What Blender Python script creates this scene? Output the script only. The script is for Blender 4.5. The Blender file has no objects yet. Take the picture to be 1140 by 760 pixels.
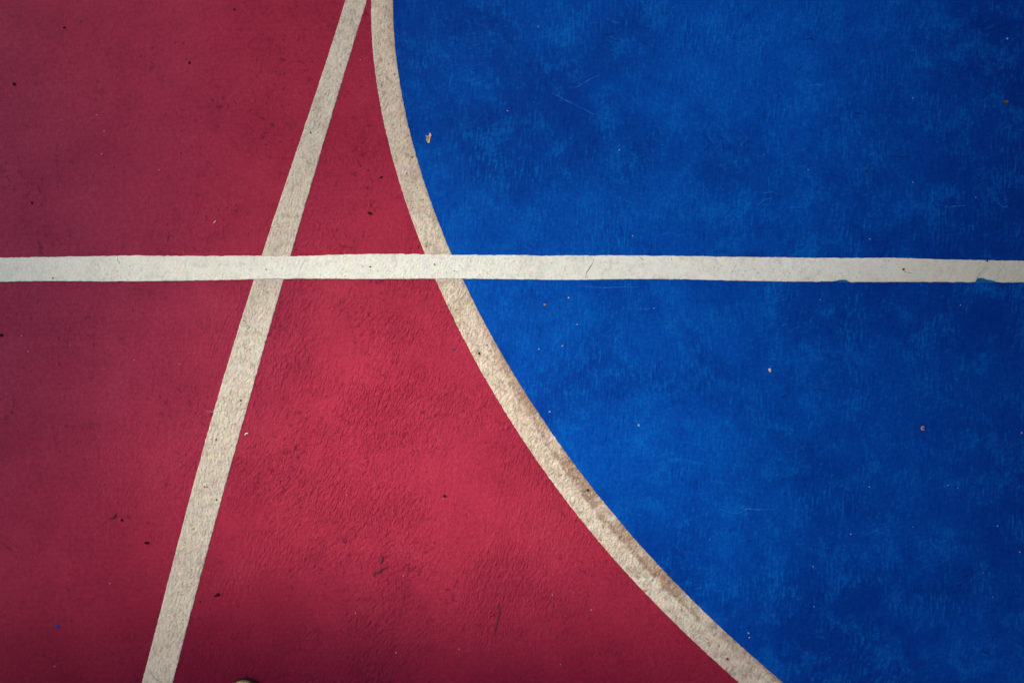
import bpy, bmesh, math, random
from mathutils import Vector, noise as mnoise

R = math.radians
S = 0.0017857                       # metres of court per photograph pixel (lines are 5 cm wide)
sc = bpy.context.scene

# ------------------------------------------------------------------ camera
CAM_H = 1.62
cd = bpy.data.cameras.new('camera'); cam = bpy.data.objects.new('camera', cd)
sc.collection.objects.link(cam); sc.camera = cam
cam.location = (0, 0, CAM_H); cam.rotation_euler = (0, 0, 0)
cd.sensor_fit = 'HORIZONTAL'; cd.sensor_width = 36
cd.lens = 36 * CAM_H / (1140 * S)
cd.clip_start = 0.02; cd.clip_end = 500

# ------------------------------------------------------------------ light
SUN_EL, SUN_AZ = 52, 152            # elevation, direction the light comes from (counter-clockwise from +X)
sd = Vector((math.cos(R(SUN_EL))*math.cos(R(SUN_AZ)), math.cos(R(SUN_EL))*math.sin(R(SUN_AZ)), math.sin(R(SUN_EL))))
w = bpy.data.worlds.new('World'); sc.world = w; w.use_nodes = True
nt = w.node_tree; nt.nodes.clear()
sky = nt.nodes.new('ShaderNodeTexSky'); sky.sky_type = 'NISHITA'; sky.sun_disc = False
sky.sun_elevation = R(SUN_EL); sky.sun_rotation = R(90 - SUN_AZ)
sky.air_density = 1.0; sky.dust_density = 5.0; sky.ozone_density = 0.6
bg = nt.nodes.new('ShaderNodeBackground'); bg.inputs['Strength'].default_value = 0.142
out = nt.nodes.new('ShaderNodeOutputWorld')
nt.links.new(sky.outputs[0], bg.inputs[0]); nt.links.new(bg.outputs[0], out.inputs[0])
sl = bpy.data.lights.new('sun', 'SUN'); sl.energy = 5.0; sl.angle = R(8); sl.color = (1.0, 0.95, 0.87)
sun = bpy.data.objects.new('sun', sl); sc.collection.objects.link(sun)
sun.rotation_euler = sd.to_track_quat('Z', 'Y').to_euler(); sun.location = sd * 20
sc.view_settings.view_transform = 'Standard'; sc.view_settings.look = 'None'
sc.view_settings.gamma = 1.0; sc.view_settings.exposure = 0.49
sc.view_settings.use_curve_mapping = False

# ------------------------------------------------------------------ helpers
rnd = random.Random(7)
def W(px, py, z=0.0): return Vector(((px-570)*S, (380-py)*S, z))

def link(o, parent=None):
    sc.collection.objects.link(o)
    if parent: o.parent = parent
    return o
def obj(name, bm, mat, parent=None, smooth=False):
    bmesh.ops.recalc_face_normals(bm, faces=bm.faces[:])
    me = bpy.data.meshes.new(name); bm.to_mesh(me); bm.free()
    if smooth:
        for p in me.polygons: p.use_smooth = True
    me.materials.append(mat)
    return link(bpy.data.objects.new(name, me), parent)
def tag(o, label, cat, group=None):
    o['label'] = label; o['category'] = cat
    if group: o['group'] = group
    return o
def empty(name, loc, rz=0):
    o = bpy.data.objects.new(name, None); o.empty_display_size = 0.1
    o.location = loc; o.rotation_euler = (0, 0, rz); return link(o)

class NT:
    def __init__(s, name):
        s.m = bpy.data.materials.new(name); s.m.use_nodes = True
        s.t = s.m.node_tree; s.t.nodes.clear()
        s.o = s.t.nodes.new('ShaderNodeOutputMaterial')
        s.b = s.t.nodes.new('ShaderNodeBsdfPrincipled')
        s.t.links.new(s.b.outputs[0], s.o.inputs[0])
        s.tc = s.t.nodes.new('ShaderNodeTexCoord').outputs['Object']
    def set(s, sock, v):
        if hasattr(v, 'is_linked') or isinstance(v, bpy.types.NodeSocket): s.t.links.new(v, sock)
        else:
            if isinstance(v, (tuple, list)) and len(v) == 3 and sock.type == 'RGBA': v = (*v, 1)
            sock.default_value = v
    def math(s, op, a, b=0.0, c=None, clamp=False):
        n = s.t.nodes.new('ShaderNodeMath'); n.operation = op; n.use_clamp = clamp
        s.set(n.inputs[0], a); s.set(n.inputs[1], b)
        if c is not None: s.set(n.inputs[2], c)
        return n.outputs[0]
    def vmath(s, op, a, b):
        n = s.t.nodes.new('ShaderNodeVectorMath'); n.operation = op
        s.set(n.inputs[0], a)
        if op == 'SCALE': s.set(n.inputs['Scale'], b)
        else: s.set(n.inputs[1], b)
        return n.outputs['Value'] if op in ('DISTANCE', 'LENGTH', 'DOT_PRODUCT') else n.outputs[0]
    def mapping(s, v, loc=(0,0,0), rot=0, scale=(1,1,1)):
        n = s.t.nodes.new('ShaderNodeMapping'); s.set(n.inputs[0], v)
        n.inputs[1].default_value = loc; n.inputs[2].default_value = (0,0,rot); n.inputs[3].default_value = scale
        return n.outputs[0]
    def noise(s, v, scale, detail=3, rough=0.5, dist=0.0, color=False):
        n = s.t.nodes.new('ShaderNodeTexNoise'); s.set(n.inputs['Vector'], v)
        n.inputs['Scale'].default_value = scale; n.inputs['Detail'].default_value = detail
        n.inputs['Roughness'].default_value = rough; n.inputs['Distortion'].default_value = dist
        return n.outputs['Color'] if color else n.outputs[0]
    def voro(s, v, scale, feature='F1', rand=1.0):
        n = s.t.nodes.new('ShaderNodeTexVoronoi'); n.feature = feature; s.set(n.inputs['Vector'], v)
        n.inputs['Scale'].default_value = scale; n.inputs['Randomness'].default_value = rand
        return n.outputs[0]
    def ramp(s, v, a, b, lo=0.0, hi=1.0):
        n = s.t.nodes.new('ShaderNodeMapRange'); n.interpolation_type = 'SMOOTHSTEP'
        s.set(n.inputs[0], v)
        for i, x in ((1,a),(2,b),(3,lo),(4,hi)): n.inputs[i].default_value = x
        return n.outputs[0]
    def mix(s, f, a, b, mode='MIX'):
        n = s.t.nodes.new('ShaderNodeMix'); n.data_type = 'RGBA'; n.blend_type = mode; n.clamp_factor = True
        s.set(n.inputs[0], f); s.set(n.inputs[6], a); s.set(n.inputs[7], b)
        return n.outputs[2]
    def warp(s, v, scale, amp, detail=1):
        c = s.noise(v, scale, detail, color=True)
        c = s.vmath('SUBTRACT', c, (0.5, 0.5, 0.5))
        return s.vmath('ADD', v, s.vmath('SCALE', c, amp))
    def bump(s, h, dist, strength=1.0):
        n = s.t.nodes.new('ShaderNodeBump'); n.inputs['Distance'].default_value = dist
        n.inputs['Strength'].default_value = strength
        s.set(n.inputs['Height'], h); s.t.links.new(n.outputs[0], s.b.inputs['Normal'])
    def finish(s, col, rough, spec):
        s.set(s.b.inputs['Base Color'], col); s.set(s.b.inputs['Roughness'], rough)
        s.set(s.b.inputs['Specular IOR Level'], spec)
        return s.m
    def blot(s, px, py, rx, ry, soft=0.5, wob=0.05, seed=0.0, rot=0.0):
        """an uneven patch round a spot of the court: 1 inside, 0 outside"""
        p = s.warp(s.mapping(s.tc, loc=(seed, seed*.7, 0)), 2.3, wob*4, 4)
        c = W(px, py)
        q = s.mapping(p, loc=(-seed, -seed*.7, 0))
        q = s.vmath('SUBTRACT', q, (c.x, c.y, 0))
        q = s.mapping(q, rot=rot)
        q = s.mapping(q, scale=(1/(rx*S), 1/(ry*S), 0))
        return s.ramp(s.vmath('LENGTH', q, (0,0,0)), 1.0, 1.0-soft)

# ------------------------------------------------------------------ materials
def strokes(n, rot, across, along, amp=0.16, wscale=1.6, detail=2, seed=0.0):
    """trowel / brush strokes: noise drawn out along a slowly wandering direction"""
    p = n.mapping(n.tc, loc=(seed, seed*1.3, 0))
    p = n.warp(p, wscale, amp, 1)
    p = n.mapping(p, rot=-rot)
    p = n.mapping(p, scale=(1.0/along, 1.0/across, 1))
    return n.noise(p, 1.0, detail, 0.55, 0.35)

def mat_red():
    n = NT('red_court_paint')
    big = n.noise(n.tc, 1.3, 4, 0.55)
    mid = n.noise(n.mapping(n.tc, loc=(3,1,0)), 7, 5, 0.62, 0.5)
    fine = n.noise(n.tc, 120, 5, 0.7)
    grain = n.noise(n.mapping(n.tc, loc=(1,1,0)), 330, 3, 0.7)
    st = strokes(n, R(72), 0.0040, 0.0105, amp=0.09, wscale=2.2, detail=4)
    st2 = strokes(n, R(58), 0.0070, 0.020, amp=0.12, wscale=2.6, seed=4.2, detail=4)
    st3 = strokes(n, R(92), 0.0044, 0.011, amp=0.14, wscale=3.0, seed=2.9, detail=4)
    hz = strokes(n, R(3), 0.006, 0.12, amp=0.06, seed=8.8, detail=4)
    sm0 = st
    fresh = (0.385, 0.0215, 0.050); dull_red = (0.228, 0.0235, 0.063); shaded_red = (0.118, 0.0003, 0.019)
    # duller red on the far left; shade low down painted into the red
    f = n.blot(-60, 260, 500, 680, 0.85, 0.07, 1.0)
    c = n.mix(n.math('MULTIPLY', f, 0.9), fresh, dull_red)
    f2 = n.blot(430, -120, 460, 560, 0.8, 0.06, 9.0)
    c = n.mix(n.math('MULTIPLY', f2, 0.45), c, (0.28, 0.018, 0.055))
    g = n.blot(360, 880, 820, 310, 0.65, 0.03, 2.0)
    c = n.mix(n.math('MULTIPLY', g, 0.92), c, shaded_red)
    c = n.mix(n.ramp(big, 0.35, 0.7, 0, 0.12), c, dull_red)
    mul = lambda c_, k_: n.mix(1.0, c_, k_, 'MULTIPLY')
    c = n.mix(n.ramp(mid, 0.38, 0.72, 0, 0.32), c, mul(c, (0.66, 0.5, 0.68)))
    c = n.mix(n.ramp(mid, 0.45, 0.28, 0, 0.35), c, mul(c, (1.12, 1.35, 1.2)))
    c = n.mix(n.ramp(hz, 0.45, 0.7, 0, 0.28), c, mul(c, (0.75, 0.7, 0.8)))
    c = n.mix(n.ramp(fine, 0.48, 0.72, 0, 0.6), c, mul(c, (1.30, 1.7, 1.4)))
    c = n.mix(n.ramp(fine, 0.50, 0.30, 0, 0.6), c, mul(c, (0.70, 0.6, 0.7)))
    dust = n.math('ADD', n.noise(n.mapping(n.tc, loc=(14,2,0)), 16, 6, 0.75), n.math('MULTIPLY', n.math('SUBTRACT', sm0, 0.5), 0.25))
    c = n.mix(n.ramp(dust, 0.52, 0.70, 0, 0.38), c, mul(c, (0.62, 0.55, 0.66)))
    c = n.mix(n.ramp(dust, 0.46, 0.34, 0, 0.35), c, mul(c, (1.15, 1.5, 1.25)))
    c = n.mix(n.ramp(grain, 0.35, 0.70, 0, 0.5), c, mul(c, (0.80, 0.72, 0.78)))
    # how rough the trowelled base is: coarse in the middle, rubbed smooth towards the left
    area = n.math('MAXIMUM', n.blot(470, 470, 520, 520, 0.8, 0.10, 6.0), 0.22)
    pat = n.ramp(n.noise(n.mapping(n.tc, loc=(11,3,0)), 5.0, 5, 0.65), 0.38, 0.62, 0.12, 1.0)
    relief = n.math('MULTIPLY', area, pat)
    sel = n.ramp(n.noise(n.mapping(n.tc, loc=(1,13,0)), 3.0, 3, 0.55), 0.44, 0.58)
    sm = n.math('ADD', n.math('MULTIPLY', st, n.math('SUBTRACT', 1.0, sel)), n.math('MULTIPLY', st3, sel))
    # dirt lying in the strokes and in clusters of small scars
    clus = n.ramp(n.noise(n.mapping(n.tc, loc=(7,2,0)), 3.6, 4, 0.62), 0.46, 0.66)
    pit = n.math('MULTIPLY', n.ramp(sm, 0.37, 0.28), n.math('ADD', n.math('MULTIPLY', clus, 0.75), n.math('MULTIPLY', relief, 0.6)))
    c = n.mix(pit, c, (0.080, 0.003, 0.017))
    scn = n.noise(n.warp(n.mapping(n.tc, loc=(2,9,0)), 11, 0.05, 2), 85, 4, 0.65)
    sc_ = n.math('MULTIPLY', n.ramp(scn, 0.56, 0.68), n.ramp(n.noise(n.mapping(n.tc, loc=(1,5,0)), 6.5, 5, 0.66), 0.45, 0.60))
    c = n.mix(n.math('MULTIPLY', sc_, 0.55), c, (0.07, 0.004, 0.018))
    spk = n.ramp(n.voro(n.mapping(n.tc, loc=(5,5,0)), 42), 0.075, 0.045)
    spk = n.math('MULTIPLY', spk, n.ramp(n.noise(n.mapping(n.tc, loc=(0,6,0)), 11, 3, 0.6), 0.50, 0.60))
    c = n.mix(n.math('MULTIPLY', spk, 0.6), c, (0.05, 0.004, 0.014))
    # height
    h = n.math('MULTIPLY', n.ramp(sm, 0.24, 0.60), relief)
    h = n.math('ADD', h, n.math('MULTIPLY', n.ramp(st2, 0.3, 0.6), n.math('MULTIPLY', relief, 0.8)))
    h = n.math('ADD', h, n.math('MULTIPLY', fine, 0.8))
    h = n.math('ADD', h, n.math('MULTIPLY', n.ramp(grain, 0.35, 0.65), 0.22))
    h = n.math('SUBTRACT', h, n.math('MULTIPLY', sc_, 0.4))
    n.bump(h, 0.0022, 1.0)
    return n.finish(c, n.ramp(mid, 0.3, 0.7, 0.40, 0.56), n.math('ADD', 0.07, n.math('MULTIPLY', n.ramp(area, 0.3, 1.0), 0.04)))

def mat_blue():
    n = NT('blue_court_paint')
    big = n.noise(n.mapping(n.tc, loc=(5,5,0)), 2.4, 6, 0.66, 0.4)
    mid = n.noise(n.mapping(n.tc, loc=(1,8,0)), 13, 7, 0.74, 0.3)
    fine = n.noise(n.tc, 130, 5, 0.7)
    grain = n.noise(n.mapping(n.tc, loc=(1,1,0)), 330, 3, 0.7)
    v = strokes(n, R(86), 0.0045, 0.024, amp=0.12, seed=3.1, detail=5)
    hz = strokes(n, R(8), 0.0055, 0.035, amp=0.3, wscale=3, seed=6.4, detail=5)
    mot = n.math('ADD', mid, n.math('ADD', n.math('MULTIPLY', n.math('SUBTRACT', v, 0.5), 0.40), n.math('MULTIPLY', n.math('SUBTRACT', fine, 0.5), 0.30)))
    base = (0.0006, 0.060, 0.335); dark = (0.0004, 0.028, 0.215); pale = (0.0016, 0.106, 0.43)
    c = n.mix(n.ramp(big, 0.40, 0.64, 0, 0.85), base, dark)
    c = n.mix(n.math('MULTIPLY', n.blot(1240, 330, 460, 860, 0.8, 0.08, 5.0), 0.5), c, dark)
    c = n.mix(n.math('MULTIPLY', n.blot(480, 330, 420, 620, 0.9, 0.08, 7.0), 0.12), c, (0.001, 0.075, 0.35))
    c = n.mix(n.ramp(mot, 0.47, 0.71, 0, 0.64), c, pale)
    c = n.mix(n.ramp(mot, 0.47, 0.28, 0, 0.5), c, (0.0003, 0.024, 0.22))
    wisp = n.math('MULTIPLY', n.ramp(v, 0.50, 0.70), n.ramp(n.noise(n.mapping(n.tc, loc=(9,1,0)), 7, 5, 0.65), 0.47, 0.66))
    c = n.mix(n.math('MULTIPLY', wisp, 0.6), c, (0.003, 0.135, 0.46))
    wisp2 = n.math('MULTIPLY', n.ramp(hz, 0.54, 0.72), n.ramp(n.noise(n.mapping(n.tc, loc=(2,4,0)), 6, 5, 0.65), 0.49, 0.66))
    c = n.mix(n.math('MULTIPLY', wisp2, 0.6), c, (0.004, 0.135, 0.44))
    dk = n.math('MULTIPLY', n.ramp(v, 0.44, 0.28), n.ramp(mid, 0.62, 0.42))
    c = n.mix(n.math('MULTIPLY', dk, 0.5), c, (0.0003, 0.020, 0.17))
    dk2 = n.math('MULTIPLY', n.ramp(hz, 0.36, 0.26), n.ramp(n.noise(n.mapping(n.tc, loc=(2,2,0)), 6, 4, 0.6), 0.52, 0.66))
    c = n.mix(n.math('MULTIPLY', dk2, 0.6), c, (0.0003, 0.012, 0.10))
    c = n.mix(n.ramp(fine, 0.45, 0.72, 0, 0.6), c, n.mix(1.0, c, (1.4, 1.6, 1.25), 'MULTIPLY'))
    c = n.mix(n.ramp(grain, 0.35, 0.70, 0, 0.5), c, n.mix(1.0, c, (0.8, 0.74, 0.82), 'MULTIPLY'))
    spk = n.math('MULTIPLY', n.ramp(n.noise(n.mapping(n.tc, loc=(4,4,0)), 260, 2, 0.5), 0.70, 0.78),
                 n.ramp(n.noise(n.mapping(n.tc, loc=(3,7,0)), 5, 3, 0.6), 0.5, 0.66))
    c = n.mix(n.math('MULTIPLY', spk, 0.5), c, (0.08, 0.28, 0.6))
    h = n.math('ADD', n.math('MULTIPLY', n.ramp(v, 0.3, 0.65), 0.35), n.math('MULTIPLY', fine, 0.7))
    h = n.math('ADD', h, n.math('MULTIPLY', n.ramp(hz, 0.3, 0.65), 0.3))
    n.bump(h, 0.0010, 1.0)
    return n.finish(c, 0.6, 0.03)

def mat_line(name, base, warm, grime, rot, dirt=0.5, pits=0.5, extra=None, bump=0.0018):
    n = NT(name)
    big = n.noise(n.tc, 3.1, 4, 0.6)
    mid = n.noise(n.mapping(n.tc, loc=(4,0,0)), 26, 6, 0.7, 0.4)
    mott = n.noise(n.mapping(n.tc, loc=(0,7,0)), 75, 5, 0.7, 0.3)
    fine = n.noise(n.tc, 170, 4, 0.7)
    st = strokes(n, rot, 0.0045, 0.0075, amp=0.08, wscale=3, seed=1.7, detail=4)
    c = n.mix(n.ramp(big, 0.35, 0.68), base, warm)
    c = n.mix(n.ramp(mid, 0.44, 0.72, 0, dirt), c, grime)
    c = n.mix(n.ramp(mott, 0.50, 0.68, 0, min(1, dirt*1.35)), c, [x*0.72 for x in grime])
    c = n.mix(n.ramp(mott, 0.46, 0.30, 0, 0.35), c, [min(0.85, x*1.18) for x in base])
    blotch = n.noise(n.mapping(n.tc, loc=(9,3,0)), 12, 6, 0.75, 0.6)
    c = n.mix(n.ramp(blotch, 0.50, 0.66, 0, dirt), c, [x*0.85 for x in grime])
    if extra: c = extra(n, c)
    c = n.mix(n.math('MULTIPLY', n.ramp(st, 0.40, 0.25), 0.45*pits + 0.08), c, [x*0.55 for x in grime])
    c = n.mix(n.ramp(fine, 0.54, 0.72, 0, 0.5*dirt+0.05), c, [x*0.65 for x in grime])
    dots = n.math('MULTIPLY', n.ramp(n.voro(n.warp(n.tc, 60, 0.004), 105), 0.20, 0.10),
                  n.ramp(n.noise(n.mapping(n.tc, loc=(8,8,0)), 18, 3, 0.6), 0.52, 0.60))
    c = n.mix(n.math('MULTIPLY', dots, pits), c, (0.06, 0.045, 0.035))
    tint = n.noise(n.mapping(n.tc, loc=(2,2,0)), 95, 3, 0.6, color=True)
    c = n.mix(0.30*dirt+0.06, c, n.mix(1.0, n.vmath('MULTIPLY', c, (1.9, 1.9, 1.9)), tint, 'MULTIPLY'))
    gr = n.noise(n.mapping(n.tc, loc=(6,1,0)), 260, 3, 0.65)
    c = n.mix(n.ramp(gr, 0.52, 0.70, 0, 0.5*dirt), c, [x*0.6 for x in grime])
    c = n.mix(n.ramp(gr, 0.46, 0.32, 0, 0.4), c, [min(0.88, x*1.15) for x in base])
    h = n.math('ADD', n.ramp(st, 0.24, 0.62), n.math('MULTIPLY', fine, 1.1)); h = n.math('ADD', h, n.math('MULTIPLY', gr, 0.5)); h = n.math('ADD', h, n.math('MULTIPLY', n.ramp(mott, 0.65, 0.40), 0.5*pits))
    h = n.math('SUBTRACT', h, n.math('MULTIPLY', dots, 0.8))
    n.bump(h, bump, 1.0)
    return n.finish(c, 0.65, 0.15)

def rust_edge(n, c):
    # brown dirt along the blue side of the ring's lower half
    q = n.vmath('SUBTRACT', n.tc, (RING_C.x, RING_C.y, 0))
    d = n.vmath('LENGTH', n.mapping(q, scale=(1,1,0)), (0,0,0))
    wob = n.math('MULTIPLY', n.math('SUBTRACT', n.noise(n.tc, 55, 5, 0.7), 0.5), 0.045)
    e = n.ramp(n.math('ADD', d, wob), RING_R - 0.006, RING_R - 0.022)
    e = n.math('MULTIPLY', e, n.ramp(n.noise(n.mapping(n.tc, loc=(6,6,0)), 9, 4, 0.6), 0.34, 0.58))
    sp_ = n.t.nodes.new('ShaderNodeSeparateXYZ'); n.t.links.new(n.tc, sp_.inputs[0])
    e = n.math('MULTIPLY', e, n.ramp(sp_.outputs[1], 0.12, -0.12, 0.35, 1.0))
    c = n.mix(n.math('MULTIPLY', e, 0.72), c, (0.27, 0.135, 0.075))
    off = n.math('ABSOLUTE', n.math('SUBTRACT', n.math('ADD', d, n.math('MULTIPLY', wob, 0.35)), RING_R-0.0125))
    band = n.math('MULTIPLY', n.ramp(off, 0.0075, 0.002), n.math('MULTIPLY', n.ramp(sp_.outputs[1], -0.12, -0.26), n.ramp(sp_.outputs[1], -0.64, -0.50)))
    band = n.math('MULTIPLY', band, n.ramp(n.noise(n.mapping(n.tc, loc=(5,2,0)), 60, 4, 0.7), 0.36, 0.58))
    c = n.mix(n.math('MULTIPLY', band, 0.62), c, (0.20, 0.085, 0.055))
    d2 = n.math('MULTIPLY', n.ramp(n.noise(n.mapping(n.tc, loc=(3,3,0)), 70, 4, 0.7), 0.54, 0.66), n.ramp(sp_.outputs[1], 0.2, -0.1, 0.1, 0.55))
    c = n.mix(d2, c, (0.30, 0.20, 0.13))
    sp = n.math('MULTIPLY', e, n.ramp(n.noise(n.tc, 120, 3, 0.6), 0.52, 0.66))
    return n.mix(n.math('MULTIPLY', sp, 0.7), c, (0.16, 0.075, 0.045))

def plain(name, col, rough=0.7, spec=0.3, var=0.25, scale=300, bump=0.0004):
    n = NT(name)
    a = n.noise(n.tc, scale, 3, 0.6)
    c = n.mix(n.ramp(a, 0.35, 0.65), [x*(1-var) for x in col], [min(1, x*(1+var)) for x in col])
    n.bump(a, bump, 1.0)
    return n.finish(c, rough, spec)

# ------------------------------------------------------------------ traced outlines (photograph pixels)
H_TOP = [(-60,288.5),(0,287),(60,286),(110,285.2),(150,284.6),(205,285),(270,284.8),(300,285.2),(340,284.8),(385,283.4),(440,282.6),(500,283.6),(560,284.2),(620,284.6),(700,284.4),(760,285),(840,286.2),(900,287),(950,287.2),(1000,287.2),(1040,288.6),(1080,289.4),(1140,290.4),(1200,291.2)]
H_BOT = [(-60,315),(0,313.8),(60,313),(130,313.4),(220,312.4),(300,310.8),(340,310.4),(400,310.8),(470,310.4),(520,310.4),(580,311.2),(640,311.8),(700,310.8),(760,311.2),(830,312.8),(900,313.6),(930,312.9),(934,311.2),(942,312.2),(946,314),(1000,314),(1060,314),(1085,313.8),(1086.5,309.6),(1094,309.8),(1098,311.4),(1104,312.0),(1112,314.2),(1140,314.6),(1200,315.4)]
D_L = [(402,-60),(384,0),(372,42),(361,79),(349,112),(334,158),(319,202),(301,253),(292,284),(281,311),(265,366),(248,430),(225.3,506),(218,530),(205,578),(188,644),(171.7,705),(157.5,760),(142,820)]
D_R = [(427,-60),(409,0),(397,37),(380,97),(361.7,150),(340,228),(333,253),(324.5,284),(313.5,313),(301.7,360),(290,405),(271.7,461),(261,506),(255,529),(245,560),(235,597),(218.3,657),(203,719),(192.7,760),(177,820)]
C_O = [(413.6,0),(415.5,57),(420.5,103),(433.3,163),(448,210),(461.7,253),(472,282),(485,310),(501.7,346),(523.3,391),(550,440),(594,506),(640,569),(668.3,604),(700,639),(740,684),(760,702),(791.7,730),(823.3,760)]
C_I = [(437.3,0),(440,43),(443.8,83),(451.7,130),(463.3,175),(476.7,213),(489.3,253),(503.3,284),(516.7,311),(531.7,343),(553.3,385),(580,430),(606.7,470),(630,506),(651.7,532),(676.7,564),(713.3,605),(760,657),(793.3,689),(830,724),(873.3,760)]

def fit_circle(pts):
    # algebraic least squares for x^2+y^2 + a x + b y + c = 0
    import numpy as np
    A = np.array([[x, y, 1] for x, y in pts]); b = np.array([-(x*x+y*y) for x, y in pts])
    s_, *_ = np.linalg.lstsq(A, b, rcond=None)
    cx, cy = -s_[0]/2, -s_[1]/2
    return cx, cy, math.sqrt(cx*cx+cy*cy-s_[2])
ocx, ocy, orad = fit_circle(C_O); icx, icy, irad = fit_circle(C_I)
cx, cy = (ocx+icx)/2, (ocy+icy)/2; mrad = (orad+irad)/2
RING_C = W(cx, cy); RING_R = mrad*S
print('circle', ocx, ocy, orad, icx, icy, irad)

def resample(pts, step):
    """Catmull-Rom through the points, evenly spaced"""
    dense = []
    P = [pts[0]] + list(pts) + [pts[-1]]
    for i in range(1, len(P)-2):
        p0, p1, p2, p3 = (Vector(p) for p in P[i-1:i+3])
        L = max(2, int((p2-p1).length/1.0))
        for k in range(L):
            t = k/L
            # centripetal-ish damping: linear for very short spans
            a = 0.5*((2*p1)+(p2-p0)*t+(2*p0-5*p1+4*p2-p3)*t*t+(3*p1-p0-3*p2+p3)*t**3)
            if (p2-p1).length < 8: a = p1.lerp(p2, t)
            dense.append(a)
    dense.append(Vector(pts[-1]))
    res = [dense[0]]; acc = 0
    for a, b in zip(dense, dense[1:]):
        acc += (b-a).length
        if acc >= step: res.append(b); acc = 0
    res.append(dense[-1])
    return res
def resample_n(pts, n):
    d = resample(pts, 1.0)
    return [d[round(i*(len(d)-1)/(n-1))] for i in range(n)]
def rough_edge(pts, amp, seed, fr=0.12):
    o = []
    for i, p in enumerate(pts):
        a = pts[max(0, i-1)]; b = pts[min(len(pts)-1, i+1)]
        t = (b-a); t = t.normalized() if t.length > 0 else Vector((1, 0))
        nn = Vector((-t.y, t.x))
        k = mnoise.noise(Vector((p.x*fr, p.y*fr, seed))) + 0.7*mnoise.noise(Vector((p.x*fr*3.3, p.y*fr*3.3, seed+5)))
        k += 2.0*max(0, abs(mnoise.noise(Vector((p.x*.09, p.y*.09, seed+9))))-0.42)
        o.append(p + nn*amp*k)
    return o
def strip(A, B, z0, z1, name, mat, parent=None):
    """painted band between two edges, with a rolled edge and real paint thickness"""
    bm = bmesh.new(); rows = []
    for a, b in zip(A, B):
        d = (b-a); L = d.length; d = d/L if L else d
        i = min(0.6, L*0.2)
        row = [W(a.x, a.y, z0), W(a.x, a.y, z0+(z1-z0)*.6), W(*(a+d*i), z1), W(*(b-d*i), z1), W(b.x, b.y, z0+(z1-z0)*.6), W(b.x, b.y, z0)]
        rows.append([bm.verts.new(v) for v in row])
    for r, q in zip(rows, rows[1:]):
        for k in range(5): bm.faces.new((r[k], q[k], q[k+1], r[k+1]))
        bm.faces.new((r[5], q[5], q[0], r[0]))
    bm.faces.new(rows[0]); bm.faces.new(rows[-1][::-1])
    return obj(name, bm, mat, parent)

# ------------------------------------------------------------------ ground, red court, blue circle
def sheet(name, x0, y0, x1, y1, z, mat, kind='structure'):
    bm = bmesh.new()
    bm.faces.new([bm.verts.new(p) for p in ((x0,y0,z),(x1,y0,z),(x1,y1,z),(x0,y1,z))])
    o = obj(name, bm, mat); o['kind'] = kind; return o
concrete = plain('concrete', (0.30, 0.285, 0.26), 0.85, 0.2, 0.2, 6, 0.002)
sheet('ground', -150, -150, 150, 150, -0.006, concrete)
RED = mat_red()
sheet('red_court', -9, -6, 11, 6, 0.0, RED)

BLUE = mat_blue()
# middle of the painted ring where traced, a true arc beyond the frame
import numpy as np
def poly_line(pts, n_, deg):
    # long hand-drawn sweep: x as a smooth function of y
    c_ = np.polyfit([p[1] for p in pts], [p[0] for p in pts], deg)
    ys = np.linspace(pts[0][1], pts[-1][1], n_)
    return [Vector((float(np.polyval(c_, y)), float(y))) for y in ys]
def poly_arc(pts, n_, deg):
    th = [math.atan2(p[1]-cy, p[0]-cx) % (2*math.pi) for p in pts]; rr = [math.hypot(p[0]-cx, p[1]-cy) for p in pts]
    c_ = np.polyfit(np.array(th)-th[0], rr, deg)
    return [Vector((cx+float(np.polyval(c_, t))*math.cos(t+th[0]), cy+float(np.polyval(c_, t))*math.sin(t+th[0]))) for t in np.linspace(0, th[-1]-th[0], n_)]
o_n = poly_arc(C_O, 760, 5); i_n = poly_arc(C_I, 760, 5)
def ang(p): return math.atan2(-(p.y-cy), p.x-cx)
mid_tr = [(a+b)/2 for a, b in zip(o_n, i_n)]
a0, a1 = ang(mid_tr[0]), ang(mid_tr[-1])
if a1 < a0: a1 += 2*math.pi
def arc(r, aa, bb, n): return [Vector((cx+r*math.cos(aa+(bb-aa)*k/n), cy-r*math.sin(aa+(bb-aa)*k/n))) for k in range(n+1)]
K = 240
rest_m = arc(mrad, a1, a0+2*math.pi, K)
bm = bmesh.new()
ring = [p for p in mid_tr] + rest_m[1:-1]
vs = [bm.verts.new(W(p.x, p.y, 0.0007)) for p in ring]
bm.faces.new(vs)
blue = obj('blue_court_circle', bm, BLUE); blue['kind'] = 'structure'

# ------------------------------------------------------------------ painted lines
TAN_D = mat_line('aged_white_paint', (0.66, 0.605, 0.475), (0.63, 0.545, 0.42), (0.43, 0.355, 0.265), R(75), 0.42, 0.55)
TAN_C = mat_line('dirty_white_paint', (0.73, 0.65, 0.495), (0.68, 0.565, 0.42), (0.43, 0.32, 0.225), R(60), 0.50, 0.9, rust_edge)
def white_extra(n, c):
    e = n.blot(1230, 300, 420, 90, 0.9, 0.06, 3.0)
    c = n.mix(n.math('MULTIPLY', e, 0.85), c, (0.64, 0.62, 0.42))
    e = n.blot(-40, 300, 240, 90, 0.9, 0.06, 4.0)
    return n.mix(n.math('MULTIPLY', e, 0.8), c, (0.55, 0.615, 0.55))
WHITE = mat_line('white_paint', (0.75, 0.765, 0.655), (0.72, 0.73, 0.61), (0.52, 0.50, 0.43), R(70), 0.28, 0.5, white_extra, 0.0008)

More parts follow.
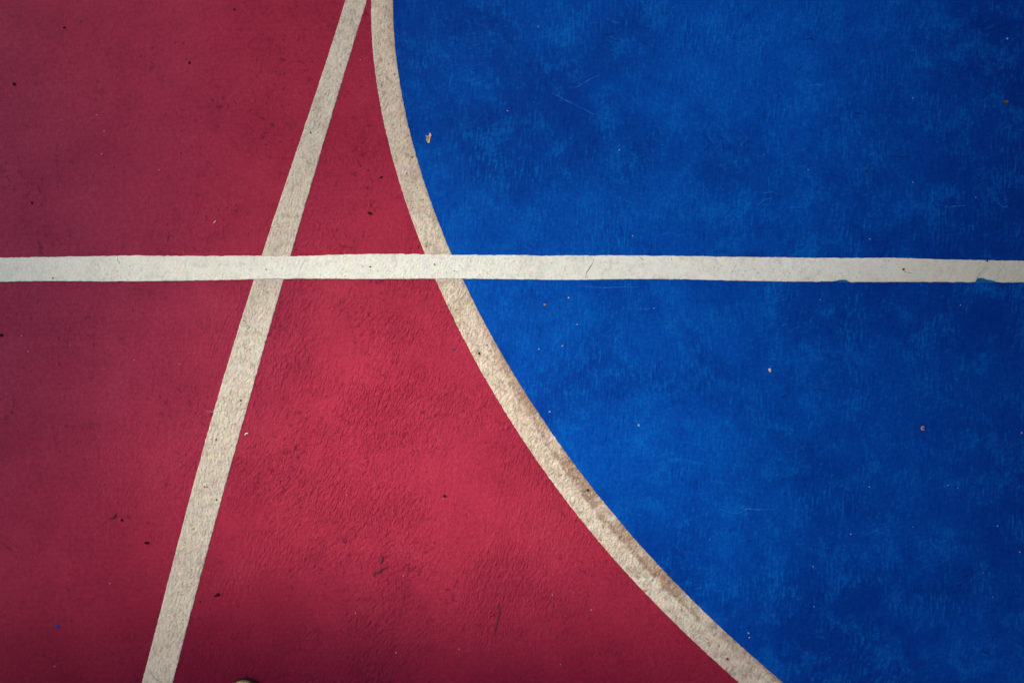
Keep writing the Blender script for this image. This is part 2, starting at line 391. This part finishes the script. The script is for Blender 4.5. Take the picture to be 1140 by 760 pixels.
# slanting line
nD = 760
A = rough_edge(poly_line(D_L, nD, 4), 0.5, 1.0, 0.33); B = rough_edge(poly_line(D_R, nD, 4), 0.5, 2.0, 0.33)
dirv = (Vector((384,0))-Vector((157.5,760))).normalized()
A = [A[0]+dirv*1400] + A + [A[-1]-dirv*900]; B = [B[0]+dirv*1400] + B + [B[-1]-dirv*900]
diag = strip(A, B, 0.0, 0.0012, 'court_line', TAN_D)
tag(diag, 'aged greyish line slanting across the red paint and passing under the bright white line', 'court line', 'painted court lines')

# ring line
A = rough_edge(o_n, 0.5, 3.0, 0.3); B = rough_edge(i_n, 0.45, 4.0, 0.3)
hw = (orad-irad)/2
oo = arc(mrad+hw, a1, a0+2*math.pi, K); ii = arc(mrad-hw, a1, a0+2*math.pi, K)
def blend(arcpts, s_, e_):
    res = []
    n_ = len(arcpts)-1; d0 = s_-arcpts[0]; d1 = e_-arcpts[-1]
    for k, p in enumerate(arcpts):
        t = k/n_; w0 = max(0, 1-t*6); w1 = max(0, 1-(1-t)*6)
        res.append(p + d0*w0 + d1*w1)
    return res
oo = blend(oo, A[-1], A[0]); ii = blend(ii, B[-1], B[0])
ringl = strip(A + oo[1:], B + ii[1:], 0.0, 0.0016, 'court_line', TAN_C)
tag(ringl, 'curved beige line with rusty stains separating the red paint from the blue circle', 'court line', 'painted court lines')

# straight white line on top
nH = 560
A = rough_edge(resample_n(H_TOP, nH), 0.6, 6.0, 0.16); 
B = rough_edge(resample_n(H_BOT, nH), 0.5, 7.0, 0.16)
A = [A[0]+Vector((-3500, 20))] + A + [A[-1]+Vector((4300, 40))]; B = [B[0]+Vector((-3500, 20))] + B + [B[-1]+Vector((4300, 40))]
hor = strip(A, B, 0.0, 0.0030, 'court_line', WHITE)
tag(hor, 'bright white line running straight from side to side over both other lines', 'court line', 'painted court lines')

# ------------------------------------------------------------------ cracks, scratches and bare spots (parts of the paint they mark)
def hairline(pts, wid, z, name, mat, parent, seed=0):
    P = resample(pts, 1.5); L = len(P)
    A, B = [], []
    for i, p in enumerate(P):
        t = (P[min(L-1, i+1)]-P[max(0, i-1)]); t = t.normalized() if t.length else Vector((1,0)); nn = Vector((-t.y, t.x))
        k = mnoise.noise(Vector((i*.37, seed, 2.2)))
        p = p + nn*0.9*mnoise.noise(Vector((i*.21, seed, 7.7)))
        ww = wid*(0.35+0.65*math.sin(math.pi*min(1, max(0.08, i/(L-1 or 1)))))*(0.9+0.7*k)
        A.append(p-nn*ww/2); B.append(p+nn*ww/2)
    bm = bmesh.new(); ra = [bm.verts.new(W(a.x, a.y, z)) for a in A]; rb = [bm.verts.new(W(b.x, b.y, z)) for b in B]
    for i in range(L-1): bm.faces.new((ra[i], ra[i+1], rb[i+1], rb[i]))
    for f in bm.faces: f.normal_update()
    return obj(name, bm, mat, parent)
CRACK = plain('crack_dirt', (0.27, 0.24, 0.19), 0.9, 0.1, 0.4, 500)
hairline([(660.5,288),(659,293),(655.5,300),(652.8,304),(652.2,309.5)], 1.1, 0.0031, 'crack', CRACK, hor, 1)
hairline([(711,285.5),(716,290.5)], 0.8, 0.0031, 'crack', CRACK, hor, 2)
hairline([(747.4,287),(747.8,290.5)], 0.8, 0.0031, 'crack', CRACK, hor, 3)
hairline([(1003,299),(1010,303.5),(1016,304.5)], 0.7, 0.0031, 'crack', CRACK, hor, 4)
hairline([(132,284.6),(131,290),(134,294)], 0.7, 0.0031, 'crack', CRACK, hor, 5)
hairline([(509.5,336),(514.5,331),(519,325)], 0.9, 0.0018, 'crack', CRACK, ringl, 6)
hairline([(163,742),(168,748),(174,755.5),(183,759),(190,761)], 0.9, 0.0014, 'crack', plain('faint_crack', (0.30,0.25,0.20)), diag, 7)
hairline([(230,457),(240,458),(252,457)], 0.6, 0.0014, 'crack', plain('pink_crack', (0.42,0.32,0.27)), diag, 8)
SCR = plain('pale_scratch', (0.008, 0.125, 0.50), 0.7, 0.15, 0.5, 400)
SCRB = plain('bright_scratch', (0.06, 0.24, 0.6), 0.7, 0.15, 0.5, 400)
DKS = plain('dark_scratch', (0.001, 0.010, 0.07), 0.7, 0.1, 0.4, 400)
for i, (pts, wd, m) in enumerate([
    ([(615,104),(622,107.5),(632,113),(643,118.5)], 1.0, SCR), ([(643,118.5),(652,122.5),(660,127),(672,128.5)], 0.8, SCR),
    ([(640,97.5),(648,94),(657,88.5),(666,85)], 0.9, SCR), ([(673,37.5),(678,39),(684,37.5)], 1.5, DKS),
    ([(800,565.5),(812,570),(822,570.5),(832,566.6),(844,566.3),(860,567)], 1.0, SCR), ([(829,566.6),(838.5,566)], 1.3, SCRB),
    ([(900,96),(908,95),(916,95.5)], 1.0, SCR), ([(895,44.5),(902,43.5),(906,45)], 1.3, DKS),
    ([(990,173.5),(1003,174.5),(1014,174)], 0.8, DKS), ([(1084,194),(1091,199),(1094,200.5)], 1.1, DKS),
    ([(951,126.5),(957,127)], 1.0, DKS), ([(905,435),(913,433.5),(920,435.5)], 0.9, DKS), ([(869,442),(880,437.5)], 0.9, DKS),
    ([(822,168),(830,159),(836,156)], 0.9, DKS), ([(1093,723),(1100,727)], 1.6, DKS), ([(1130,661),(1127,656),(1133,655)], 1.0, DKS),
    ([(884,84),(889,78),(893,73)], 0.8, DKS), ([(640,318.5),(680,320),(712,319)], 0.6, SCR), ([(1040,227),(1060,230),(1075,229)], 0.8, SCR),
    ([(1110,226),(1117,231),(1122,229)], 1.0, SCR), ([(842,228),(852,222),(860,221)], 0.9, SCR), ([(850,216),(860,213.5),(866,217)], 0.8, SCR)]):
    hairline(pts, wd, 0.0011, 'scratch', m, blue, 20+i)
TEAL = plain('teal_paint', (0.006, 0.115, 0.30), 0.6, 0.15, 0.35, 200)
def flat_poly(pts, z, name, mat, parent):
    bm = bmesh.new(); bm.faces.new([bm.verts.new(W(x, y, z)) for x, y in pts]); return obj(name, bm, mat, parent)
flat_poly([(1085.5,315),(1086,309),(1094,309),(1100,311),(1113,314.4),(1100,314.8)], 0.0012, 'bare_patch', TEAL, blue)
flat_poly([(930,313.5),(934,310.6),(942,311.4),(947,313.6),(938,314.4)], 0.0012, 'bare_patch', TEAL, blue)

# ------------------------------------------------------------------ loose bits lying on the court
def lump(name, px, py, wpx, hpx, mat, label, cat, rot=0.0, tall=0.6, group=None, zb=0.0, seed=None):
    """an angular crumb: jittered, flattened icosphere with its base on the paint"""
    bm = bmesh.new(); bmesh.ops.create_icosphere(bm, subdivisions=2, radius=1.0)
    sd_ = seed if seed is not None else px*0.37+py*0.11
    k0 = 0.85 if 'grain' not in name else 0.8
    rx, ry = wpx*S/2*k0, hpx*S/2*k0; rz = min(rx, ry)*tall
    for v in bm.verts:
        k = 1 + 0.6*mnoise.noise(v.co*1.3+Vector((sd_, 0, 0))) + 0.3*mnoise.noise(v.co*3.1+Vector((0, sd_, 0)))
        v.co = Vector((v.co.x*rx*k, v.co.y*ry*k, max(-0.55, v.co.z*k)*rz + 0.5*rz))
    o = obj(name, bm, mat)
    o.location = W(px, py, zb); o.rotation_euler = (0, 0, rot)
    return tag(o, label, cat, group)
Z_R, Z_B, Z_W, Z_C, Z_D = 0.0, 0.0007, 0.0030, 0.0016, 0.0012
GRIT_D = plain('dark_grit', (0.014, 0.009, 0.010), spec=0.05); GRIT_R = plain('maroon_grit', (0.035, 0.002, 0.008), spec=0.05)
PALE = plain('pale_grit', (0.50, 0.42, 0.38)); PALEB = plain('bluish_grit', (0.20, 0.34, 0.52)); PINKG = plain('dusty_grit', (0.40, 0.27, 0.26)); BROWN = plain('brown_seed', (0.13, 0.055, 0.025))
BLUEC = plain('blue_paint_crumb', (0.01, 0.03, 0.22)); ORANGE = plain('orange_grit', (0.42, 0.20, 0.10))

# torn leaf
LEAF = plain('dry_leaf', (0.76, 0.60, 0.50), 0.75, 0.2, 0.3, 250)
lf = empty('leaf_fragment', W(477, 154, Z_B))
tag(lf, 'torn beige leaf scrap lying on the blue paint near the curved line', 'leaf scrap')
outl = [(-3.2,2.6),(-2.0,3.0),(-0.6,2.0),(0.6,3.6),(1.6,6.0),(2.6,5.2),(3.4,2.2),(2.4,0.6),(1.8,-1.6),(1.6,-4.2),(1.0,-5.8),(0.3,-5.2),(-0.4,-6.0),(-1.2,-4.9),(-2.2,-3.4),(-2.6,-1.4),(-2.4,0.4)]
bm = bmesh.new(); top = []
for x, y in outl:
    top.append(bm.verts.new(Vector((x*S, y*S, 0.0012+0.0012*abs(mnoise.noise(Vector((x, y, 1))))+0.0003*abs(x)))))
cv = bm.verts.new(Vector((0, 0, 0.0008)))
for i in range(len(top)): bm.faces.new((top[i], top[(i+1) % len(top)], cv))
bmesh.ops.solidify(bm, geom=bm.faces[:], thickness=0.0004)
obj('blade', bm, LEAF, lf)
bm = bmesh.new()
for a, b in (((0.8,4.6),(-0.4,-4.6)), ((0.2,0.2),(-2.2,2.0))):
    a_, b_ = Vector((a[0]*S, a[1]*S, 0.0016)), Vector((b[0]*S, b[1]*S, 0.0016)); d = (b_-a_); q = d.to_track_quat('Z', 'Y')
    r = bmesh.ops.create_cone(bm, segments=6, radius1=0.0005, radius2=0.0003, depth=d.length, cap_ends=True)
    for v in r['verts']: v.co = q @ v.co + (a_+b_)/2
obj('vein', bm, plain('leaf_vein', (0.30, 0.16, 0.10)), lf)

lump('seed', 1119, 114, 6, 4.2, BROWN, 'brown seed lying on the blue paint in the upper right corner', 'seed', 0.2, 0.9, zb=Z_B)
# curled chip: a small open ring
bm = bmesh.new(); ringv = []
for k in range(15):
    a = 0.5 + k/14*5.2; rr = 1.5*S*(1+0.15*mnoise.noise(Vector((k*.5, 1, 1))))
    c_ = Vector((math.cos(a)*rr, math.sin(a)*rr*1.1, 0.0013)); e = Vector((math.cos(a), math.sin(a), 0))
    th = 0.0017*(0.7+0.5*math.sin(math.pi*k/14))
    ringv.append([bm.verts.new(c_+e*th*math.cos(b)+Vector((0,0,th*math.sin(b)))) for b in (0, 1.26, 2.51, 3.77, 5.03)])
for r, q in zip(ringv, ringv[1:]):
    for j in range(5): bm.faces.new((r[j], r[(j+1) % 5], q[(j+1) % 5], q[j]))
bm.faces.new(ringv[0]); bm.faces.new(ringv[-1])
o = obj('curled_chip', bm, plain('pink_chip', (0.42, 0.24, 0.22)), None, True); o.location = W(1027, 476.5, Z_B)
tag(o, 'pinkish curled chip shaped like a tiny ring on the right of the blue paint', 'chip')
o = lump('paint_chip', 856.7, 412, 3, 6, PALE, 'white flake standing out on the blue paint below the white line', 'chip', 0.15, 0.6, zb=Z_B)
bm = bmesh.new(); prev = None
for k in range(9):
    a = R(200) - k/8*R(150); c_ = Vector((math.cos(a)*2.0*S, math.sin(a)*2.0*S, 0.0009)); e = Vector((math.cos(a), math.sin(a), 0)); th = 0.0009*(0.5+0.7*math.sin(math.pi*(k+.5)/9))
    cur = [bm.verts.new(c_+e*th*math.cos(b)+Vector((0,0,th*math.sin(b)))) for b in (0, 1.26, 2.51, 3.77, 5.03)]
    if prev:
        for j in range(5): bm.faces.new((prev[j], prev[(j+1) % 5], cur[(j+1) % 5], cur[j]))
    else: bm.faces.new(cur)
    prev = cur
bm.faces.new(prev)
o = obj('white_curl', bm, plain('white_crumb', (0.85, 0.80, 0.76)), None, True); o.location = W(275, 484, 0)
tag(o, 'white curled crumb on the red paint just right of the slanting line', 'crumb')
lump('paint_crumb', 64, 696.5, 4.2, 5, BLUEC, 'dark blue paint crumb on the red paint in the lower left corner', 'crumb', 0.5, 0.7)
lump('paint_crumb', 504.5, 389, 4, 3, plain('violet_crumb', (0.05, 0.03, 0.12)), 'violet crumb on the red paint beside the curved line', 'crumb', 0, 0.7)
lump('pale_sliver', 239, 247, 5.2, 1.6, PALE, 'pale sliver on the red paint just above the white line left of the slanting line', 'sliver', R(50), 0.9)
lump('pebble', 16, 94, 4.4, 3.6, GRIT_D, 'dark pebble on the dull red paint near the upper left edge', 'pebble', 0.6, 0.7)
lump('pebble', 1.5, 373, 4.5, 4, GRIT_D, 'dark pebble cut by the left edge of the picture below the white line', 'pebble', 0.2, 0.7)
lump('pebble', 36, 226, 3, 3, GRIT_R, 'maroon pebble on the left above the white line', 'pebble', 0.2, 0.7)
lump('pebble', 136, 578.5, 3.6, 3.4, GRIT_R, 'round maroon pebble beside a small curved twig on the lower left red paint', 'pebble', 0.2, 0.7)
lump('pebble', 242, 662, 7, 4.2, GRIT_R, 'broad maroon crumb on the red paint right of the foot of the slanting line', 'pebble', 0.35, 0.6)
lump('pebble', 164, 604, 7.5, 3.4, GRIT_R, 'broad maroon crumb on the red paint left of the slanting line', 'pebble', -0.1, 0.6)
lump('pebble', 223, 669.5, 2.4, 2, GRIT_D, 'tiny black pebble touching the right edge of the slanting line', 'pebble', 0, 0.7)
lump('pebble', 72, 31, 4.6, 2.4, GRIT_R, 'flat maroon crumb in the upper left corner', 'pebble', 0.1, 0.6)
lump('pebble', 89, 24, 4.2, 3.6, plain('grey_grit', (0.09, 0.05, 0.06)), 'greyish crumb in the upper left corner beside the flat maroon one', 'pebble', 0.1, 0.6)
lump('pebble', 211, 70, 3, 4, GRIT_R, 'maroon crumb in the upper middle of the left red field', 'pebble', 0.1, 0.6)
lump('pebble', 261, 11, 2.4, 3, GRIT_R, 'maroon crumb at the top edge left of the slanting line', 'pebble', 0.1, 0.6)
lump('pebble', 495, 552, 3.4, 3.6, GRIT_D, 'dark pebble on the brightest red paint left of the curved line', 'pebble', 0.1, 0.6)
lump('pebble', 412, 237.5, 6, 3, GRIT_R, 'maroon crumb inside the narrow red wedge near the white line', 'pebble', -0.3, 0.6)
lump('pebble', 424.5, 197.5, 4.2, 2.6, GRIT_R, 'maroon crumb inside the narrow red wedge beside the curved line', 'pebble', 0.5, 0.6)
lump('pebble', 412.5, 297.2, 2.4, 2.2, GRIT_D, 'black speck on the white line between the slanting and curved lines', 'pebble', 0, 0.8, zb=Z_W)
lump('pebble', 484, 294.5, 2.0, 2.0, GRIT_D, 'black speck on the white line where the curved line passes under', 'pebble', 0, 0.8, zb=Z_W)
lump('pebble', 297, 300.2, 1.8, 1.4, GRIT_D, 'black speck on the white line where the slanting line passes under', 'pebble', 0, 0.8, zb=Z_W)
lump('pebble', 1098, 290.8, 2.4, 2.2, GRIT_D, 'black speck on the upper edge of the white line at its right end', 'pebble', 0, 0.8, zb=Z_W)
lump('pebble', 1005, 300, 2.8, 2.2, GRIT_D, 'dark speck on the right part of the white line beside a faint crack', 'pebble', 0.7, 0.8, zb=Z_W)
lump('pebble', 60, 309.6, 2.2, 1.8, GRIT_D, 'dark speck on the lower edge of the white line at its left end', 'pebble', 0.7, 0.8, zb=Z_W)
lump('pebble', 533.3, 393.3, 3, 2.8, GRIT_D, 'black pebble on the curved line a little below the white line', 'pebble', 0.7, 0.7, zb=Z_C)
lump('pebble', 654.5, 545, 2.8, 3, GRIT_D, 'black pebble on the stained blue side of the curved line', 'pebble', 0.7, 0.7, zb=Z_C)
lump('pebble', 809.7, 732.6, 3, 3.4, plain('brown_grit', (0.10, 0.06, 0.04)), 'brown pebble on the curved line near the bottom edge', 'pebble', 0.7, 0.7, zb=Z_C)
for i, (x, y, g) in enumerate([(268.5,445.6,2.2),(241,489,2.0),(228,541.5,1.8),(231,541.6,1.6),(241.5,556,2.2),(346,148,2.2)]):
    lump('pebble', x, y, g, g*0.9, GRIT_D, 'tiny black speck sitting on the slanting line', 'pebble', i, 0.8, 'black specks on the slanting line', zb=Z_D)
lump('pebble', 606.5, 339, 3.6, 2.4, ORANGE, 'orange crumb on the blue paint just below the white line', 'pebble', 0.1, 0.7, zb=Z_B)
lump('pebble', 711, 473, 3, 3.4, PALEB, 'whitish crumb on the blue paint in the middle of the lower right area', 'pebble', 0.1, 0.7, zb=Z_B)
lump('pebble', 964, 190, 4.6, 4, plain('navy_crumb', (0.004, 0.02, 0.09)), 'navy crumb on the upper right blue paint', 'pebble', 0.8, 0.7, zb=Z_B)
# grains, a pixel or two each
for i, (x, y, g) in enumerate([(565,123.5,1.9),(689.5,167,2.0),(599,30,1.8),(1121,43.5,2.4),(1016,109.5,2.0),(899.5,189,1.8),(633,331.5,2.4),(600,388.5,2.2),(626,385,2.4),(612,458,2.0),(642.5,361,1.8),
        (967.5,541.5,1.8),(1055,540,1.5),(1066,543,1.5),(1110,585,2.2),(1135,614,1.8),(905,630,1.8),(906,674.5,1.8),(947,594,1.6),(1016,586,1.4),(833,704,2.4),(834,709,1.6),(913,333.6,1.6),(1069,339.5,1.6),(1137,481.5,2.0),
        (704,262.5,1.8),(968,266,1.8),(1086,220,1.4),(1094,637,1.6),(728,343,1.4),(1016,203,1.4),(1105,664,1.4),(790,600,1.4)]):
    lump('pale_grain', x, y, g, g*(0.8+0.4*rnd.random()), PALEB if i % 3 else PALE, 'tiny pale grain lying on the blue paint', 'grain', rnd.random()*3, 0.7, 'pale grains on the blue paint', zb=Z_B)
for i, (x, y, g) in enumerate([(113,171.5,1.6),(108,128,1.4),(116,146,1.5),(177,189.5,1.5),(24,373.5,1.5),(31.5,391,1.5),(149.5,400.5,1.6),(78,383.5,1.4),(200,405,1.4),(122.5,649,1.6),(61,741,1.5),(401,67,1.6),(396,682,1.6),(441,726,1.5),(449,640.5,1.4),(615,662,1.8),(658,678.5,1.7),(624,739,1.6),(614,550,1.5),(511,722,1.4),(386,551,1.4)]):
    lump('pale_grain', x, y, g, g*(0.8+0.4*rnd.random()), PINKG, 'tiny pale grain lying on the red paint', 'grain', rnd.random()*3, 0.7, 'pale grains on the red paint')

# twigs
TWIG = plain('dark_twig', (0.035, 0.016, 0.016))
def twig(pts, rad, label):
    P = resample(pts, 1.0); L = len(P); bm = bmesh.new(); prev = None
    for i, p in enumerate(P):
        t = (P[min(L-1, i+1)]-P[max(0, i-1)]).normalized(); nn = Vector((-t.y, t.x))
        p = p + nn*0.5*mnoise.noise(Vector((i*.4, pts[0][0], 1)))
        r_ = rad*(0.55+0.5*math.sin(math.pi*(i+1)/(L+1)))*(1+0.25*mnoise.noise(Vector((i*.6, 2, pts[0][1]))))
        cur = [bm.verts.new(W(p.x+nn.x*r_*math.cos(b), p.y+nn.y*r_*math.cos(b), (r_*math.sin(b)+rad*.8)*S)) for b in (0, 1.05, 2.09, 3.14, 4.19, 5.24)]
        if prev:
            for j in range(6): bm.faces.new((prev[j], prev[(j+1) % 6], cur[(j+1) % 6], cur[j]))
        else: bm.faces.new(cur)
        prev = cur
    bm.faces.new(prev)
    return tag(obj('twig', bm, TWIG), label, 'twig')
twig([(427,619),(425.5,623),(423,628)], 0.7, 'shorter and upper of two dark twigs on the lower red paint')
twig([(431.5,630.5),(427,632.5),(422,636.5),(418,637.5),(416,641)], 0.8, 'longer and lower of two dark twigs on the lower red paint')
twig([(122,577),(126,576),(129.5,572)], 0.9, 'small curved twig on the lower left red paint beside a round maroon pebble')
twig([(555.5,672),(556,680),(554,691),(550.5,708)], 0.55, 'thin bent twig on the dark red paint at the bottom middle')

# ------------------------------------------------------------------ shoe of the photographer: only its toe enters the picture
def shoe(px, py):
    root = empty('shoe', W(px, py+0.5, 0) - Vector((0, 0.285, 0)), 0)
    tag(root, 'rounded tan toe of a shoe with a black sole at the bottom edge', 'shoe')
    RUB = plain('black_rubber', (0.012, 0.011, 0.012), 0.55, 0.4, 0.3, 200, 0.0003)
    LEA = plain('tan_leather', (0.30, 0.19, 0.085), 0.5, 0.4, 0.25, 120, 0.0004)
    CAP = plain('tan_toe_leather', (0.36, 0.24, 0.11), 0.45, 0.4, 0.2, 150, 0.0003)
    LACE = plain('dark_lace', (0.03, 0.025, 0.02), 0.9, 0.1)
    GREY = plain('grey_welt', (0.16, 0.14, 0.14), 0.7, 0.2)
    # half widths along the length (y from heel 0 to toe .285)
    prof = [(0.0,0.006),(0.003,0.018),(0.010,0.027),(0.025,0.034),(0.06,0.036),(0.10,0.034),(0.14,0.037),(0.18,0.044),(0.21,0.047),(0.235,0.045),(0.255,0.039),(0.270,0.029),(0.279,0.019),(0.2835,0.010),(0.285,0.003)]
    def loft(sections):
        bm = bmesh.new(); prev = None
        for ring_ in sections:
            cur = [bm.verts.new(p) for p in ring_]
            if prev:
                n_ = len(cur)
                for j in range(n_): bm.faces.new((prev[j], prev[(j+1) % n_], cur[(j+1) % n_], cur[j]))
            else: first = cur
            prev = cur
        bm.faces.new(first); bm.faces.new(prev[::-1]); return bm
    def slab(grow, z0, z1):
        secs = []
        for y, hw_ in prof:
            yy = 0.1425 + (y-0.1425)*(1+grow/0.1425); h_ = hw_+grow
            toe = 0.002*max(0, (y-0.22)/0.065)**2
            secs.append([(-h_,yy,z0+toe),(h_,yy,z0+toe),(h_,yy,z1+toe),(-h_,yy,z1+toe)])
        return loft(secs)
    s_ = obj('sole', slab(0.0, 0.0, 0.010), RUB, root)
    obj('welt', slab(-0.0012, 0.0102, 0.0120), GREY, s_)
    def upper(y0, y1, off, zbase=0.0122):
        secs = []
        N = 26
        for k in range(N+1):
            y = y0+(y1-y0)*k/N
            for (ya, wa), (yb, wb) in zip(prof, prof[1:]):
                if ya <= y <= yb: hw_ = wa+(wb-wa)*(y-ya)/(yb-ya)
            hw_ = max(0.002, hw_-0.004+off)
            # instep height
            if y < 0.09: hh = 0.072
            elif y < 0.19: hh = 0.072-(y-0.09)/0.10*0.030
            else: hh = 0.042-0.012*((y-0.19)/0.09)
            edge = min(1, max(0.05, (0.281-y)/0.03))**0.5 * min(1, max(0.2, (y+0.002)/0.02))**0.5
            hh = hh*edge + off
            toe = 0.002*max(0, (y-0.22)/0.065)**2
            ring_ = []
            for j in range(17):
                a = math.pi*j/16
                ring_.append((math.cos(a)*hw_*(1.0 if math.sin(a) < .5 else 0.96), y, zbase+toe+hh*math.sin(a)**0.75))
            secs.append(ring_)
        return loft(secs)
    up = obj('upper', upper(0.003, 0.281, 0.0), LEA, root, True)
    obj('toe_cap', upper(0.222, 0.2825, 0.0012), CAP, root, True)
    # collar: padded ring round the ankle opening, dark lining within
    bm = bmesh.new(); rows = []
    for k in range(28):
        a = 2*math.pi*k/28; c_ = Vector((0.026*math.cos(a), 0.055+0.042*math.sin(a), 0.079-0.010*math.sin(a))); e = Vector((math.cos(a), math.sin(a), 0))
        rows.append([bm.verts.new(c_+e*0.006*math.cos(b)+Vector((0,0,0.009*math.sin(b)))) for b in [2*math.pi*j/8 for j in range(8)]])
    for k in range(28):
        for j in range(8): bm.faces.new((rows[k][j], rows[k][(j+1) % 8], rows[(k+1) % 28][(j+1) % 8], rows[(k+1) % 28][j]))
    col = obj('collar', bm, RUB, root, True)
    bm = bmesh.new(); bm.faces.new([bm.verts.new((0.024*math.cos(2*math.pi*k/24), 0.055+0.039*math.sin(2*math.pi*k/24), 0.0865-0.010*math.sin(2*math.pi*k/24))) for k in range(24)])
    obj('lining', bm, LACE, root)
    for k in range(5):
        y = 0.115+k*0.017; z = 0.0848-(y-0.09)*0.30+0.002
        bm = bmesh.new(); prev = None
        for j in range(9):
            t = -1+j/4; p = Vector((0.020*t, y+0.004*t*(1 if k % 2 else -1), z-0.010*t*t+0.001))
            cur = [bm.verts.new(p+Vector((0, 0.0026*math.cos(b), 0.0016*math.sin(b)))) for b in (0,1.05,2.09,3.14,4.19,5.24)]
            if prev:
                for q in range(6): bm.faces.new((prev[q], prev[(q+1) % 6], cur[(q+1) % 6], cur[q]))
            else: bm.faces.new(cur)
            prev = cur
        bm.faces.new(prev)
        obj('lace', bm, LACE, root, True)
    return root
shoe(273, 752.5)

# ------------------------------------------------------------------ unseen light blocker added over the court, its opening shaped to pool the sun
BLOCKER_H = 4.2
pc = W(452, 345); hc = pc + Vector((sd.x, sd.y, 0))*(BLOCKER_H/sd.z)
HX, HY = 0.96, 0.90
blocker = empty('light_blocker', (hc.x, hc.y, 0))
tag(blocker, 'unseen light blocker added above the court on four posts with a gapped slatted opening', 'roof')
BLOCKER_MAT = plain('blocker_grey', (0.34, 0.34, 0.33), 0.6, 0.3, 0.1, 8, 0.001)
bm = bmesh.new()
outer = [(-4.6,-3.8),(4.6,-3.8),(4.6,3.8),(-4.6,3.8)]; inner = [(-HX,-HY),(HX,-HY),(HX,HY),(-HX,HY)]
lo, hi = [], []
for z, lst in ((BLOCKER_H, lo), (BLOCKER_H+0.06, hi)):
    lst.append([bm.verts.new((x, y, z)) for x, y in outer]); lst.append([bm.verts.new((x, y, z)) for x, y in inner])
for L_ in (lo, hi):
    for k in range(4): bm.faces.new((L_[0][k], L_[0][(k+1) % 4], L_[1][(k+1) % 4], L_[1][k]))
for r_ in (0, 1):
    for k in range(4): bm.faces.new((lo[r_][k], lo[r_][(k+1) % 4], hi[r_][(k+1) % 4], hi[r_][k]))
obj('blocker_panel', bm, BLOCKER_MAT, blocker)
for x, y in ((-4.4,-3.6),(4.4,-3.6),(4.4,3.6),(-4.4,3.6)):
    bm = bmesh.new(); r = bmesh.ops.create_cone(bm, segments=20, radius1=0.06, radius2=0.06, depth=BLOCKER_H-0.006, cap_ends=True)
    for v in r['verts']: v.co += Vector((x, y, (BLOCKER_H-0.006)/2-0.001))
    obj('blocker_post', bm, BLOCKER_MAT, blocker)

# slats added to thin the sunlight; the gap brightens one patch of court
gx, gy = (W(458, 495) - pc).x, (W(458, 495) - pc).y
GX, GY = 0.30, 0.24
def blocker_slat(xa, xb, y):
    bm = bmesh.new(); bmesh.ops.create_cube(bm, size=1.0)
    for v in bm.verts: v.co = Vector(((xa+xb)/2 + v.co.x*(xb-xa), y + v.co.y*0.068, BLOCKER_H+0.03 + v.co.z*0.012))
    obj('blocker_slat', bm, BLOCKER_MAT, blocker)
y = -HY + 0.04
while y < HY - 0.03:
    if abs(y-gy) < GY:
        j = 0.03*math.sin(y*40)
        blocker_slat(-HX+0.002, gx-GX+j, y); blocker_slat(gx+GX+j, HX-0.002, y)
    else: blocker_slat(-HX+0.002, HX-0.002, y)
    y += 0.10
